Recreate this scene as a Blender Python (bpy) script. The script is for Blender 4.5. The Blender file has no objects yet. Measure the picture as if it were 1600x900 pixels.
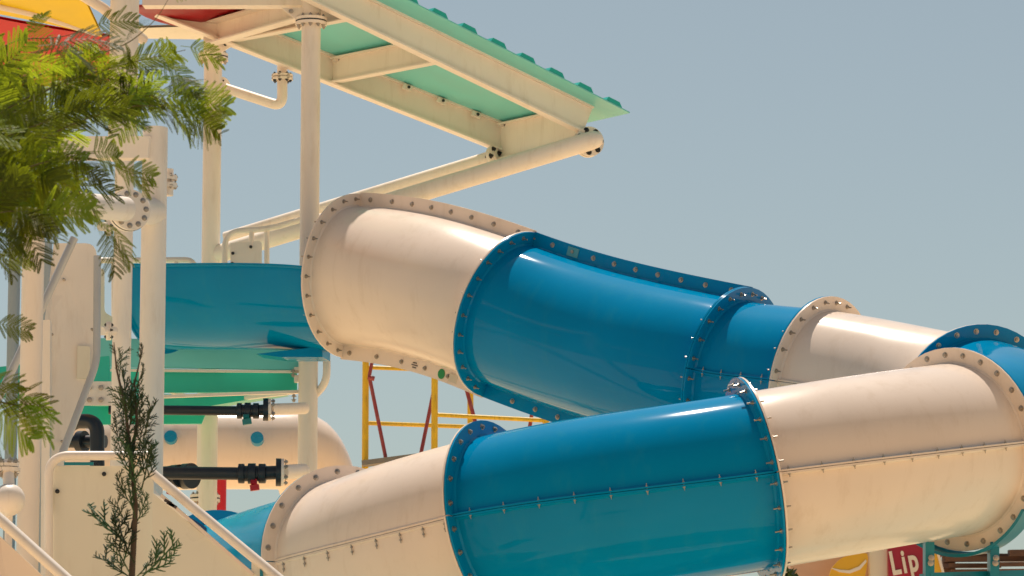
import bpy, bmesh, math, random
import numpy as np
from mathutils import Vector, Matrix, Quaternion
random.seed(7); rng = np.random.default_rng(11)
R = math.radians
scene = bpy.context.scene
COL = scene.collection

# ------------------------------------------------------------------ camera
FPX = 5500.0; HORIZON = 1250.0; EYE = Vector((0, 0, 1.7))
PITCH = math.atan((HORIZON - 450) / FPX)
FW = Vector((0, math.cos(PITCH), math.sin(PITCH))); UP = Vector((0, -math.sin(PITCH), math.cos(PITCH))); RT = Vector((1, 0, 0))
cam = bpy.data.cameras.new('camera'); cam_o = bpy.data.objects.new('camera', cam); COL.objects.link(cam_o)
cam_o.location = EYE; cam_o.rotation_euler = (math.pi / 2 + PITCH, 0, 0)
cam.sensor_fit = 'HORIZONTAL'; cam.sensor_width = 36; cam.lens = FPX / 1600 * 36
cam.clip_start = 0.1; cam.clip_end = 5000
cam.dof.use_dof = True; cam.dof.focus_distance = 25.0; cam.dof.aperture_fstop = 8.0
scene.camera = cam_o

# ------------------------------------------------------------------ sky, sun, exposure
SUN = Vector((-0.05, 0.45, 0.90)).normalized()
elev = math.asin(SUN.z); azim = math.atan2(SUN.x, SUN.y)
world = bpy.data.worlds.new('World'); scene.world = world; world.use_nodes = True
wn = world.node_tree.nodes; wl = world.node_tree.links
bg = wn['Background']; bg.inputs['Strength'].default_value = 0.05
sky = wn.new('ShaderNodeTexSky'); sky.sky_type = 'NISHITA'; sky.sun_disc = False
sky.sun_elevation = elev; sky.sun_rotation = azim; sky.air_density = 1.0; sky.dust_density = 0.9; sky.ozone_density = 1.0
hsv = wn.new('ShaderNodeHueSaturation'); hsv.inputs['Saturation'].default_value = 0.66; hsv.inputs['Value'].default_value = 0.83
tint = wn.new('ShaderNodeMix'); tint.data_type = 'RGBA'; tint.blend_type = 'MULTIPLY'; tint.inputs[0].default_value = 1.0
tint.inputs[7].default_value = (0.965, 1.01, 0.94, 1)
wl.new(sky.outputs[0], hsv.inputs['Color']); wl.new(hsv.outputs[0], tint.inputs[6]); wl.new(tint.outputs[2], bg.inputs['Color'])
sun = bpy.data.lights.new('sun', 'SUN'); sun.energy = 2.9; sun.angle = R(0.53); sun.color = (1.0, 0.885, 0.76)
sun_o = bpy.data.objects.new('sun', sun); COL.objects.link(sun_o); sun_o.location = (0, 30, 40)
sun_o.rotation_euler = SUN.to_track_quat('Z', 'Y').to_euler()
vs = scene.view_settings; vs.view_transform = 'Standard'; vs.look = 'None'; vs.gamma = 1; vs.use_curve_mapping = False; vs.exposure = 0.86

# ------------------------------------------------------------------ helpers
def at(px, py, Y):
    d = FW * FPX + RT * (px - 800) + UP * (450 - py)
    return EYE + d * (Y / d.y)
def mpp(Y): return Y / FPX                       # metres per photo pixel at depth Y
WL = {}                                          # world location of every object made
def empty(name, loc):
    o = bpy.data.objects.new(name, None); o.location = loc; o.empty_display_size = 0.2; COL.objects.link(o); WL[o] = Vector(loc); return o
def tag(o, label=None, cat=None, group=None, kind=None):
    if label: o['label'] = label
    if cat: o['category'] = cat
    if group: o['group'] = group
    if kind: o['kind'] = kind
    return o
def thing(name, label, cat, loc, group=None): return tag(empty(name, loc), label, cat, group, 'thing')
class MB:
    def __init__(s): s.v = []; s.f = []
    def add(s, v, f):
        n = len(s.v); s.v += [Vector(p) for p in v]; s.f += [tuple(i + n for i in q) for q in f]; return s
def link_mesh(name, me, mat, parent, loc, rot=None, label=None):
    o = bpy.data.objects.new(name, me); COL.objects.link(o)
    if parent is not None: o.parent = parent; o.location = Vector(loc) - WL[parent]
    else: o.location = loc
    if rot is not None: o.rotation_mode = 'QUATERNION'; o.rotation_quaternion = rot
    WL[o] = Vector(loc)
    if label: o['label'] = label
    return o
def build(name, mb, mat, parent=None, smooth=35, label=None, origin=None):
    vs_ = mb.v
    if origin is None:
        c = sum(vs_, Vector()) / len(vs_)
        if parent is None: c.z = min(v.z for v in vs_)
    else: c = Vector(origin)
    me = bpy.data.meshes.new(name); me.from_pydata([tuple(v - c) for v in vs_], [], mb.f); me.update()
    if smooth:
        me.polygons.foreach_set('use_smooth', [True] * len(me.polygons)); me.set_sharp_from_angle(angle=R(smooth))
    me.materials.append(mat)
    return link_mesh(name, me, mat, parent, c, None, label)
def frame_of(t, hint=Vector((0, 0, 1))):
    t = t.normalized()
    if abs(t.dot(hint)) > 0.98: hint = Vector((0, -1, 0))
    s = t.cross(hint).normalized(); u = s.cross(t).normalized(); return t, s, u
def sweep(mb, pts, rad, n=20, cap=True, closed_ring=True):
    pts = [Vector(p) for p in pts]; m = len(pts); rings = []
    t0 = (pts[1] - pts[0]).normalized(); _, s, u = frame_of(t0); V = []
    for i, p in enumerate(pts):
        a = pts[max(0, i - 1)]; b = pts[min(m - 1, i + 1)]; t = (b - a).normalized()
        s = (s - t * s.dot(t)).normalized(); u = s.cross(t).normalized()
        r = rad[i] if isinstance(rad, (list, tuple)) else rad
        k = 1.0
        for j in range(n):
            w = 2 * math.pi * j / n; V.append(p + (s * math.cos(w) + u * math.sin(w)) * r * k)
    F = []
    for i in range(m - 1):
        for j in range(n):
            F.append((i * n + j, i * n + (j + 1) % n, (i + 1) * n + (j + 1) % n, (i + 1) * n + j))
    if cap: F += [tuple(range(n))[::-1], tuple((m - 1) * n + j for j in range(n))]
    return mb.add(V, F)
def cyl(mb, a, b, r, n=20): return sweep(mb, [a, b], r, n)
def fillet(pts, r, k=6):
    pts = [Vector(p) for p in pts]; out = [pts[0]]
    for i in range(1, len(pts) - 1):
        p = pts[i]; a = (pts[i - 1] - p); b = (pts[i + 1] - p); rr = min(r, a.length * .45, b.length * .45)
        A = p + a.normalized() * rr; B = p + b.normalized() * rr
        for j in range(k + 1):
            t = j / k; out.append(A * (1 - t) ** 2 + p * 2 * t * (1 - t) + B * t * t)
    out.append(pts[-1]); return out
def bar(mb, a, b, w, h, hint=Vector((0, 0, 1)), bev=0.0):
    a = Vector(a); b = Vector(b); t, s, u = frame_of(b - a, hint)
    V = [p + s * (w / 2 * x) + u * (h / 2 * y) for p in (a, b) for x, y in ((-1, -1), (1, -1), (1, 1), (-1, 1))]
    return mb.add(V, [(3, 2, 1, 0), (4, 5, 6, 7), (0, 1, 5, 4), (1, 2, 6, 5), (2, 3, 7, 6), (3, 0, 4, 7)])
def ibeam(mb, a, b, w, h, t_, hint=Vector((0, 0, 1)), channel=0):
    """rolled section between a and b; channel = +1 / -1 puts the web on that side"""
    a = Vector(a); b = Vector(b); t, s, u = frame_of(b - a, hint); c = t_ / 2
    if channel:
        k = channel
        prof = [(-w/2, -h/2), (w/2, -h/2), (w/2, -h/2 + t_), (-w/2 + t_, -h/2 + t_), (-w/2 + t_, h/2 - t_), (w/2, h/2 - t_), (w/2, h/2), (-w/2, h/2)]
        prof = [(x * k, y) for x, y in prof]
    else:
        prof = [(-w/2, -h/2), (w/2, -h/2), (w/2, -h/2 + t_), (c, -h/2 + t_), (c, h/2 - t_), (w/2, h/2 - t_), (w/2, h/2), (-w/2, h/2), (-w/2, h/2 - t_), (-c, h/2 - t_), (-c, -h/2 + t_), (-w/2, -h/2 + t_)]
    n = len(prof); V = [p + s * x + u * y for p in (a, b) for x, y in prof]
    F = [(i, (i + 1) % n, n + (i + 1) % n, n + i) for i in range(n)] + [tuple(range(n))[::-1], tuple(range(n, 2 * n))]
    return mb.add(V, F)
def disc(mb, c, nrm, r, th, n=28): nrm = Vector(nrm).normalized(); c = Vector(c); return cyl(mb, c - nrm * th / 2, c + nrm * th / 2, r, n)
def prism(mb, poly, depth_vec):
    """poly: 3D points in a plane, thickened by depth_vec"""
    n = len(poly); d = Vector(depth_vec); V = [Vector(p) for p in poly] + [Vector(p) + d for p in poly]
    return mb.add(V, [tuple(range(n))[::-1], tuple(range(n, 2 * n))] + [(i, (i + 1) % n, n + (i + 1) % n, n + i) for i in range(n)])
def ball(mb, c, r, n=24, m=14, sx=1, sy=1, sz=1):
    c = Vector(c); V = []; F = []
    for i in range(m + 1):
        th = math.pi * i / m
        for j in range(n):
            ph = 2 * math.pi * j / n; V.append(c + Vector((r * sx * math.sin(th) * math.cos(ph), r * sy * math.sin(th) * math.sin(ph), r * sz * math.cos(th))))
    for i in range(m):
        for j in range(n): F.append((i * n + j, (i + 1) * n + j, (i + 1) * n + (j + 1) % n, i * n + (j + 1) % n))
    return mb.add(V, F)
def grid(mb, fn, nu, nv):
    V = [fn(i / nu, j / nv) for i in range(nu + 1) for j in range(nv + 1)]; w = nv + 1
    return mb.add(V, [(i * w + j, (i + 1) * w + j, (i + 1) * w + j + 1, i * w + j + 1) for i in range(nu) for j in range(nv)])

# ------------------------------------------------------------------ materials
def mat(name, col, rough=0.4, metal=0.0, coat=0.0, vary=0.06, scale=3.0, dirt=None, dirt_amt=0.0, bump=0.0, bump_scale=40, spec=0.5):
    m = bpy.data.materials.new(name); m.use_nodes = True; nt = m.node_tree; n = nt.nodes; l = nt.links
    b = n['Principled BSDF']; b.inputs['Metallic'].default_value = metal; b.inputs['Coat Weight'].default_value = coat
    b.inputs['Coat Roughness'].default_value = 0.06; b.inputs['Specular IOR Level'].default_value = spec
    tc = n.new('ShaderNodeTexCoord'); nz = n.new('ShaderNodeTexNoise'); nz.inputs['Scale'].default_value = scale; nz.inputs['Detail'].default_value = 6
    l.new(tc.outputs['Object'], nz.inputs['Vector'])
    mr = n.new('ShaderNodeMapRange'); mr.inputs[1].default_value = 0.3; mr.inputs[2].default_value = 0.7
    mr.inputs[3].default_value = 1 - vary; mr.inputs[4].default_value = 1 + vary
    l.new(nz.outputs['Fac'], mr.inputs[0])
    mx = n.new('ShaderNodeMix'); mx.data_type = 'RGBA'; mx.blend_type = 'MULTIPLY'; mx.inputs[0].default_value = 1
    mx.inputs[6].default_value = (*col, 1); l.new(mr.outputs[0], mx.inputs[7]); out = mx.outputs[2]
    if dirt:
        n2 = n.new('ShaderNodeTexNoise'); n2.inputs['Scale'].default_value = scale * 3.1; n2.inputs['Detail'].default_value = 9; n2.inputs['Roughness'].default_value = 0.7
        mp = n.new('ShaderNodeMapping'); mp.inputs['Scale'].default_value = (1.6, 1.6, 0.28); l.new(tc.outputs['Object'], mp.inputs[0]); l.new(mp.outputs[0], n2.inputs['Vector'])
        m2 = n.new('ShaderNodeMapRange'); m2.inputs[1].default_value = 0.52; m2.inputs[2].default_value = 0.75; m2.inputs[3].default_value = 0; m2.inputs[4].default_value = dirt_amt
        l.new(n2.outputs['Fac'], m2.inputs[0]); md = n.new('ShaderNodeMix'); md.data_type = 'RGBA'; md.inputs[7].default_value = (*dirt, 1)
        l.new(m2.outputs[0], md.inputs[0]); l.new(out, md.inputs[6]); out = md.outputs[2]
    l.new(out, b.inputs['Base Color'])
    rr = n.new('ShaderNodeMapRange'); rr.inputs[1].default_value = 0.3; rr.inputs[2].default_value = 0.75; rr.inputs[3].default_value = rough * 0.8; rr.inputs[4].default_value = rough * 1.3
    l.new(nz.outputs['Fac'], rr.inputs[0]); l.new(rr.outputs[0], b.inputs['Roughness'])
    if bump:
        n3 = n.new('ShaderNodeTexNoise'); n3.inputs['Scale'].default_value = bump_scale; l.new(tc.outputs['Object'], n3.inputs['Vector'])
        bp = n.new('ShaderNodeBump'); bp.inputs['Strength'].default_value = bump; bp.inputs['Distance'].default_value = 0.02
        l.new(n3.outputs['Fac'], bp.inputs['Height']); l.new(bp.outputs[0], b.inputs['Normal'])
    return m
def leaf_mat(name, col, trans, mixf=0.45):
    m = bpy.data.materials.new(name); m.use_nodes = True; nt = m.node_tree; n = nt.nodes; l = nt.links
    b = n['Principled BSDF']; b.inputs['Roughness'].default_value = 0.5; b.inputs['Specular IOR Level'].default_value = 0.3
    oi = n.new('ShaderNodeObjectInfo'); hs = n.new('ShaderNodeHueSaturation'); hs.inputs['Color'].default_value = (*col, 1)
    mr = n.new('ShaderNodeMapRange'); mr.inputs[3].default_value = 0.35; mr.inputs[4].default_value = 1.6; l.new(oi.outputs['Random'], mr.inputs[0]); l.new(mr.outputs[0], hs.inputs['Value'])
    mh = n.new('ShaderNodeMapRange'); mh.inputs[3].default_value = 0.475; mh.inputs[4].default_value = 0.535; l.new(oi.outputs['Random'], mh.inputs[0]); l.new(mh.outputs[0], hs.inputs['Hue'])
    l.new(hs.outputs[0], b.inputs['Base Color'])
    t = n.new('ShaderNodeBsdfTranslucent'); h2 = n.new('ShaderNodeHueSaturation'); h2.inputs['Color'].default_value = (*trans, 1); l.new(mr.outputs[0], h2.inputs['Value']); l.new(h2.outputs[0], t.inputs[0])
    mx = n.new('ShaderNodeMixShader'); mx.inputs[0].default_value = mixf; l.new(b.outputs[0], mx.inputs[1]); l.new(t.outputs[0], mx.inputs[2]); l.new(mx.outputs[0], n['Material Output'].inputs[0])
    return m
M = {}
CREAM = (0.80, 0.66, 0.52)
M['white'] = mat('cream gelcoat', (0.84, 0.70, 0.59), 0.2, coat=0.0, spec=0.25, vary=0.03, scale=1.6, dirt=(0.54, 0.38, 0.24), dirt_amt=0.28, bump=0.05, bump_scale=2.5)
M['blue'] = mat('blue gelcoat', (0.0, 0.235, 0.47), 0.065, coat=0.0, spec=0.1, vary=0.05, scale=1.4, dirt=(0.03, 0.29, 0.40), dirt_amt=0.3, bump=0.05, bump_scale=2.5)
M['cyan'] = mat('cyan gelcoat', (0.0, 0.30, 0.50), 0.2, spec=0.3, vary=0.05)
M['steel'] = mat('cream painted steel', (0.86, 0.77, 0.68), 0.38, vary=0.04, scale=2, dirt=(0.46, 0.32, 0.2), dirt_amt=0.28, bump=0.02, bump_scale=14)
M['panel'] = mat('cream moulded panel', (0.78, 0.73, 0.60), 0.32, coat=0.2, vary=0.03, scale=1.2, dirt=(0.44, 0.34, 0.22), dirt_amt=0.25)
M['shadegrey'] = mat('shaded steel grey blue', (0.30, 0.36, 0.40), 0.4, vary=0.04)  # shade on the rear columns, put into the colour
M['green'] = mat('green platform sheet', (0.02, 0.50, 0.38), 0.35, vary=0.06, scale=2.5)
M['roof'] = mat('green roof sheet', (0.18, 0.64, 0.62), 0.38, vary=0.05, scale=2.5)
M['teal'] = mat('teal roof sheet', (0.01, 0.42, 0.36), 0.38, vary=0.05)
M['tealpaint'] = mat('teal painted steel', (0.004, 0.20, 0.27), 0.35, vary=0.08)
M['red'] = mat('red canopy sheet', (0.62, 0.008, 0.02), 0.35, vary=0.06)
M['yellow'] = mat('yellow canopy sheet', (0.90, 0.60, 0.0), 0.35, vary=0.05)
M['scaff'] = mat('yellow scaffold paint', (0.80, 0.50, 0.02), 0.5, vary=0.12, scale=6, dirt=(0.22, 0.10, 0.03), dirt_amt=0.75, bump=0.1)
M['brace'] = mat('maroon brace paint', (0.30, 0.04, 0.05), 0.5, vary=0.15, scale=6, dirt=(0.6, 0.45, 0.32), dirt_amt=0.5)
M['plank'] = mat('weathered plank', (0.24, 0.22, 0.20), 0.8, vary=0.2, scale=5, bump=0.2)
M['black'] = mat('black plastic pipe', (0.010, 0.017, 0.026), 0.3, vary=0.2)
M['bolt'] = mat('stainless bolt', (0.42, 0.37, 0.32), 0.35, metal=0.85, vary=0.2, scale=30)
M['darkbolt'] = mat('black bolt cap', (0.015, 0.018, 0.022), 0.4, vary=0.2)
M['redhandle'] = mat('red plastic', (0.45, 0.01, 0.02), 0.3)
M['tealhandle'] = mat('teal plastic', (0.01, 0.20, 0.20), 0.3)
M['dot'] = mat('blue inlay', (0.005, 0.27, 0.48), 0.25)
M['navy'] = mat('navy sheet', (0.004, 0.06, 0.18), 0.3)
M['silver'] = mat('galvanised rail', (0.55, 0.54, 0.52), 0.35, metal=0.4, vary=0.06)
M['signred'] = mat('crimson sign board', (0.36, 0.008, 0.035), 0.45)
M['signwhite'] = mat('white sign print', (0.8, 0.72, 0.62), 0.5)
M['signyellow'] = mat('yellow sign board', (0.75, 0.42, 0.02), 0.45)
M['kiosk'] = mat('pink kiosk render', (0.62, 0.40, 0.29), 0.7, vary=0.08, bump=0.1)
M['wood'] = mat('dark pergola wood', (0.12, 0.06, 0.035), 0.7, vary=0.3, scale=8, bump=0.2)
M['sticker'] = mat('pale sticker', (0.62, 0.55, 0.44), 0.5)
M['stickergreen'] = mat('green sticker', (0.01, 0.25, 0.07), 0.4)
M['ink'] = mat('dark print', (0.06, 0.05, 0.05), 0.6)
M['bark'] = mat('brown bark', (0.07, 0.05, 0.035), 0.85, vary=0.3, scale=12, bump=0.4)
M['twig'] = mat('green twig', (0.12, 0.10, 0.03), 0.7, vary=0.2, scale=10)
M['leaf'] = leaf_mat('feathery leaf', (0.028, 0.085, 0.014), (0.38, 0.44, 0.012), 0.46)
M['thuja'] = leaf_mat('conifer scale leaf', (0.04, 0.085, 0.032), (0.07, 0.13, 0.02), 0.3)
M['hedge'] = leaf_mat('hedge leaf', (0.05, 0.09, 0.025), (0.08, 0.12, 0.02), 0.3)
M['concrete'] = mat('pale concrete paving', (0.80, 0.58, 0.33), 0.8, vary=0.12, scale=0.35, dirt=(0.5, 0.38, 0.24), dirt_amt=0.4, bump=0.2)

# ------------------------------------------------------------------ ground
g = MB(); g.add([(-900, -300, 0), (900, -300, 0), (900, 1800, 0), (-900, 1800, 0)], [(0, 1, 2, 3)])
tag(build('ground', g, M['concrete'], smooth=0), kind='structure')
M['water'] = mat('added pool water', (0.03, 0.42, 0.46), 0.05, vary=0.15, scale=0.8, bump=0.25, bump_scale=3.0)
M['coping'] = mat('pale added pool coping', (0.72, 0.66, 0.55), 0.6)
g = MB(); g.add([(-9, 22.9, .05), (13, 22.9, .05), (13, 26.2, .05), (-9, 26.2, .05)], [(0, 1, 2, 3)]); tag(build('added_pool_water', g, M['water'], smooth=0), kind='structure')  # unseen pool, added so bright strips reflect along the tube undersides
g = MB(); bar(g, (-9.3, 22.75, .06), (13.3, 22.75, .06), .3, .12); bar(g, (-9.3, 26.35, .06), (13.3, 26.35, .06), .3, .12); bar(g, (-9.15, 22.91, .06), (-9.15, 26.19, .06), .3, .12); bar(g, (13.15, 22.91, .06), (13.15, 26.19, .06), .3, .12)
tag(build('added_pool_edge', g, M['coping'], smooth=0), kind='structure')

# ------------------------------------------------------------------ shared bolt meshes (axis along local z)
def bolt_mesh(name, r, sh, mat_, gap=0.013):
    half = [(gap - .002, r * .5), (gap - .001, r * 1.55), (gap + .005, r * 1.55), (gap + .006, r * 1.02), (gap + .006 + r * .85, r * 1.0), (gap + .007 + r * .85, r * .5), (gap + .006 + r * .85 + sh, r * .46)]
    prof = [(-z, q) for z, q in half[::-1]] + half; mb = MB(); V = []; n = 8
    for z, q in prof: V += [Vector((q * math.cos(2 * math.pi * k / n), q * math.sin(2 * math.pi * k / n), z)) for k in range(n)]
    m = len(prof); F = [(a * n + k, a * n + (k + 1) % n, (a + 1) * n + (k + 1) % n, (a + 1) * n + k) for a in range(m - 1) for k in range(n)] + [tuple(range(n))[::-1], tuple((m - 1) * n + k for k in range(n))]
    me = bpy.data.meshes.new(name); me.from_pydata([tuple(v) for v in V], [], F); me.materials.append(mat_); me.update(); return me
BOLT = bolt_mesh('bolt', 0.0125, 0.030, M['bolt']); SMALL = bolt_mesh('bolt', 0.0065, 0.014, M['bolt']); STUB = bolt_mesh('bolt', 0.0145, 0.006, M['bolt'])
DARK = bolt_mesh('bolt', 0.018, 0.012, M['darkbolt']); DARKS = bolt_mesh('bolt', 0.010, 0.008, M['darkbolt'])
def put_bolt(parent, p, axis, me=BOLT, name='bolt'):
    q = Vector(axis).normalized().to_track_quat('Z', 'Y') @ Quaternion((0, 0, 1), random.uniform(0, 1.0))
    return link_mesh(name, me, None, parent, p, q)
def ring_bolts(parent, c, nrm, r, n, me=BOLT, ph=0.0, keep=None, name='bolt'):
    t, s, u = frame_of(Vector(nrm))
    for k in range(n):
        w = 2 * math.pi * k / n + ph; p = Vector(c) + (s * math.cos(w) + u * math.sin(w)) * r
        if keep is None or keep(p): put_bolt(parent, p, t, me, name)

# ------------------------------------------------------------------ the tube slide
RT_T = 0.60; RF = 0.71
def knot(px, py, Y, yaw, slope, back=False):
    """yaw: degrees the axis comes towards the viewer, along the way the slide runs; slope: rise seen to the right"""
    p = at(px, py, Y); ray = (p - EYE).normalized(); c = math.cos(R(yaw)); s = math.sin(R(yaw))
    t = (RT + UP * math.tan(R(slope))).normalized() * c - ray * s
    return p, t.normalized()
KN = [knot(258, 428, 30.9, 30, -1), knot(549, 431, 30.0, 35, -4), knot(795, 491, 28.7, 34, -21), knot(1146, 589, 27.2, 34, -12),
      knot(1283, 607, 26.7, 37, -9), knot(1528, 657, 25.7, 60, -12), knot(1495, 702, 24.4, 132, 8), knot(1180, 752, 23.6, 170, 10),
      knot(780, 817, 23.9, 208, 13), knot(548, 883, 24.7, 238, 20), knot(352, 940, 26.9, 236, 20)]
def herm(k0, k1, t, mag=1.0):
    p0, d0 = k0; p1, d1 = k1; L = (p1 - p0).length
    ang = d0.angle(d1); L *= mag * (1 + 0.045 * ang * ang)
    a = 2*t**3 - 3*t**2 + 1; b = t**3 - 2*t**2 + t; c = -2*t**3 + 3*t**2; d = t**3 - t**2
    return p0 * a + d0 * (L * b) + p1 * c + d1 * (L * d)
def path(k0, k1, n):
    P = [herm(k0, k1, i / n) for i in range(n + 1)]; out = []
    for i in range(n + 1):
        e = 1e-3; t0 = max(0, i / n - e); t1 = min(1, i / n + e); t = (herm(k0, k1, t1) - herm(k0, k1, t0)).normalized()
        v = (P[i] - EYE); s = t.cross(Vector((0, 0, 1))).normalized()
        if s.dot(SIDE_REF(P[i])) < 0: s = -s
        u = s.cross(t); u = u if u.z > 0 else -u
        out.append((P[i], t, s, u.normalized()))
    return out
CENTER = at(1080, 700, 26.3)
def SIDE_REF(p):       # side vector: outwards from the loop's middle on the lower run, towards the viewer on the upper run
    return Vector((0, -1, 0))
def make_half(slide, k0, k1, a0, a1, m, name, seamw, nseg=28, nr=26, label=None, seam_sides=(0, 1), frames=None, flange0=True, flange1=True, rt=RT_T):
    fr = frames; mb = MB(); eps = 0.004 / rt
    aa = [a0 + eps + (a1 - a0 - 2 * eps) * j / nr for j in range(nr + 1)]
    V = []; w = nr + 1
    for p, t, s, u in fr:
        for a in aa: V.append(p + (s * math.cos(a) + u * math.sin(a)) * rt)
    F = [(i * w + j, (i + 1) * w + j, (i + 1) * w + j + 1, i * w + j + 1) for i in range(len(fr) - 1) for j in range(nr)]
    # inner wall so that the shell has thickness
    th = 0.012; N = len(V)
    for p, t, s, u in fr:
        for a in aa: V.append(p + (s * math.cos(a) + u * math.sin(a)) * (rt - th))
    F += [tuple(N + q for q in f[::-1]) for f in F]
    L = (len(fr) - 1) * w
    for j in range(nr): F += [(j, j + 1, N + j + 1, N + j), (L + j + 1, L + j, N + L + j, N + L + j + 1)]
    for i in range(len(fr) - 1): F += [(i * w, N + i * w, N + (i + 1) * w, (i + 1) * w), (i * w + nr, (i + 1) * w + nr, N + (i + 1) * w + nr, N + i * w + nr)]
    mb.add(V, F); shell = build(name, mb, m, slide, smooth=50, label=label)
    for idx, on in ((0, flange0), (-1, flange1)):
        if not on: continue
        p, t, s, u = fr[idx]; sg = 1 if idx == 0 else -1; fb = MB(); V = []; T0 = 0.002; T1 = 0.016
        def rr(a): return RF
        for a in aa:
            e = s * math.cos(a) + u * math.sin(a)
            for r_, z in ((rt - .012, T0), (RF, T0), (RF, T1), (rt + .012, T1), (rt + .0005, T1 + .014)): V.append(p + e * r_ + t * (z * sg))
        F = []
        for j in range(nr):
            for k in range(5): F.append((j * 5 + k, j * 5 + (k + 1) % 5, (j + 1) * 5 + (k + 1) % 5, (j + 1) * 5 + k))
        F += [tuple(range(5)), tuple(nr * 5 + k for k in range(5))]
        build('end_flange', fb.add(V, F), m, shell, smooth=30)
    for k, a in ((0, a0), (1, a1)):
        if k not in seam_sides: continue
        fb = MB(); V = []; sgn = 1 if k == 0 else -1
        n0 = 1; pts = fr
        for p, t, s, u in pts:
            e = s * math.cos(a) + u * math.sin(a); tn = (-s * math.sin(a) + u * math.cos(a)) * sgn
            for r_, z in ((rt - .012, .002), (rt + seamw, .002), (rt + seamw, .014), (rt + .010, .014), (rt - .001, .026)): V.append(p + e * r_ + tn * z)
        nn = len(pts); F = []
        for i in range(nn - 1):
            for q in range(5): F.append((i * 5 + q, i * 5 + (q + 1) % 5, (i + 1) * 5 + (q + 1) % 5, (i + 1) * 5 + q))
        F += [tuple(range(5)), tuple((nn - 1) * 5 + q for q in range(5))]
        build('seam_flange', fb.add(V, F), m, shell, smooth=30)
    return shell
def trim(fr, d0, d1):   # pull a section's ends in a little
    return fr
slide = thing('tube_slide', 'big blue and cream enclosed slide winding in bolted sections down to the front', 'water slide', (CENTER.x, CENTER.y, 0))
# (knot a, knot b, material, split: 'v' = halves meet on top and below, 'h' = halves meet on the flanks, seam fin width, name label)
SECT = [(1, 2, 'white', 'v', 0.125, 'upper cream section with rounded end next to the open blue flume'),
        (2, 3, 'blue', 'v', 0.115, 'long upper blue section sloping down to the right'),
        (3, 4, 'blue', 'h', 0.028, 'short blue ring section between two flanges'),
        (4, 5, 'white', 'h', 0.028, 'upper cream section at the right, partly behind the front tube'),
        (5, 6, 'blue', 'h', 0.035, 'blue bend at the right edge'),
        (6, 7, 'white', 'h', 0.05, 'front cream section at the right'),
        (7, 8, 'blue', 'h', 0.045, 'front blue section in the middle'),
        (8, 9, 'white', 'h', 0.006, 'front cream section at the left'),
        (9, 10, 'cyan', 'h', 0.03, 'lower blue section at the left going behind the stairs')]
HALF = {}
for a, b, mn, sp, sw, lab in SECT:
    fr = path(KN[a], KN[b], 34)
    off = math.pi / 2 if sp == 'v' else 0.0
    # consistent side vector along a section
    for i in range(1, len(fr)):
        if fr[i][2].dot(fr[i - 1][2]) < 0: fr[i] = (fr[i][0], fr[i][1], -fr[i][2], fr[i][3])
    nm = 'tube_half'
    near = make_half(slide, None, None, -math.pi / 2 + off - (math.pi / 2 if sp == 'v' else -math.pi/2), 0 + off - (math.pi / 2 if sp == 'v' else 0), M[mn], nm, sw, frames=fr, label=lab) if False else None
    if sp == 'v':
        A = make_half(slide, None, None, -math.pi / 2, math.pi / 2, M[mn], nm, sw, frames=fr, label=lab + ', near half')
        B = make_half(slide, None, None, math.pi / 2, 1.5 * math.pi, M[mn], nm, sw, frames=fr, label=lab + ', far half')
    else:
        A = make_half(slide, None, None, 0, math.pi, M[mn], nm, sw, frames=fr, label=lab + ', upper half')
        B = make_half(slide, None, None, -math.pi, 0, M[mn], nm, sw, frames=fr, label=lab + ', lower half')
    HALF[(a, b)] = (A, B, fr, sp)
# flange bolts at every joint, on the side one can see
for k, (sec, idx, nb, me) in {1: ((1, 2), 0, 24, BOLT), 2: ((2, 3), 0, 26, BOLT), 3: ((3, 4), 0, 26, BOLT), 4: ((4, 5), 0, 26, BOLT), 5: ((5, 6), 0, 24, STUB),
                              6: ((6, 7), 0, 26, STUB), 7: ((7, 8), 0, 26, BOLT), 8: ((7, 8), -1, 24, STUB), 9: ((8, 9), -1, 24, STUB)}.items():
    A, B, fr, sp = HALF[sec]; p, t, s, u = fr[idx]
    for j in range(nb):
        w = 2 * math.pi * (j + 0.5 + random.uniform(-.06, .06)) / nb; e = s * math.cos(w) + u * math.sin(w)
        if e.dot((EYE - p).normalized()) < -0.62 and e.z < 0.3: continue
        if sp == 'v': par = A if -math.pi / 2 < (w if w < math.pi else w - 2 * math.pi) < math.pi / 2 else B
        else: par = A if w < math.pi else B
        put_bolt(par, p + e * (0.662 + random.uniform(-.004, .004)), t, me)
# seam bolts
def seam_bolts(sec, n, ang, r, me, par_i, t0=0.03, t1=0.97, axis_tangential=True, offs=0.0):
    A, B, fr, sp = HALF[sec]; m = len(fr) - 1
    for j in range(n):
        f = (t0 + (t1 - t0) * j / (n - 1)) * m; i = min(m - 1, int(f)); q = f - i
        p = fr[i][0].lerp(fr[i + 1][0], q); s = fr[i][2].lerp(fr[i + 1][2], q).normalized(); u = fr[i][3].lerp(fr[i + 1][3], q).normalized()
        e = s * math.cos(ang) + u * math.sin(ang); tn = -s * math.sin(ang) + u * math.cos(ang)
        put_bolt((A, B)[par_i], p + e * r + tn * offs, tn if axis_tangential else e, me, 'seam_bolt')
seam_bolts((1, 2), 8, math.pi / 2, 0.665, STUB, 0, 0.06, 0.93); seam_bolts((1, 2), 6, -math.pi / 2, 0.665, STUB, 0, 0.05, 0.93)
seam_bolts((2, 3), 9, math.pi / 2, 0.66, STUB, 0, 0.10, 0.93); seam_bolts((2, 3), 9, -math.pi / 2, 0.66, STUB, 0, 0.12, 0.9)
seam_bolts((3, 4), 4, 0, 0.62, SMALL, 0, 0.15, 0.85)
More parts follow.
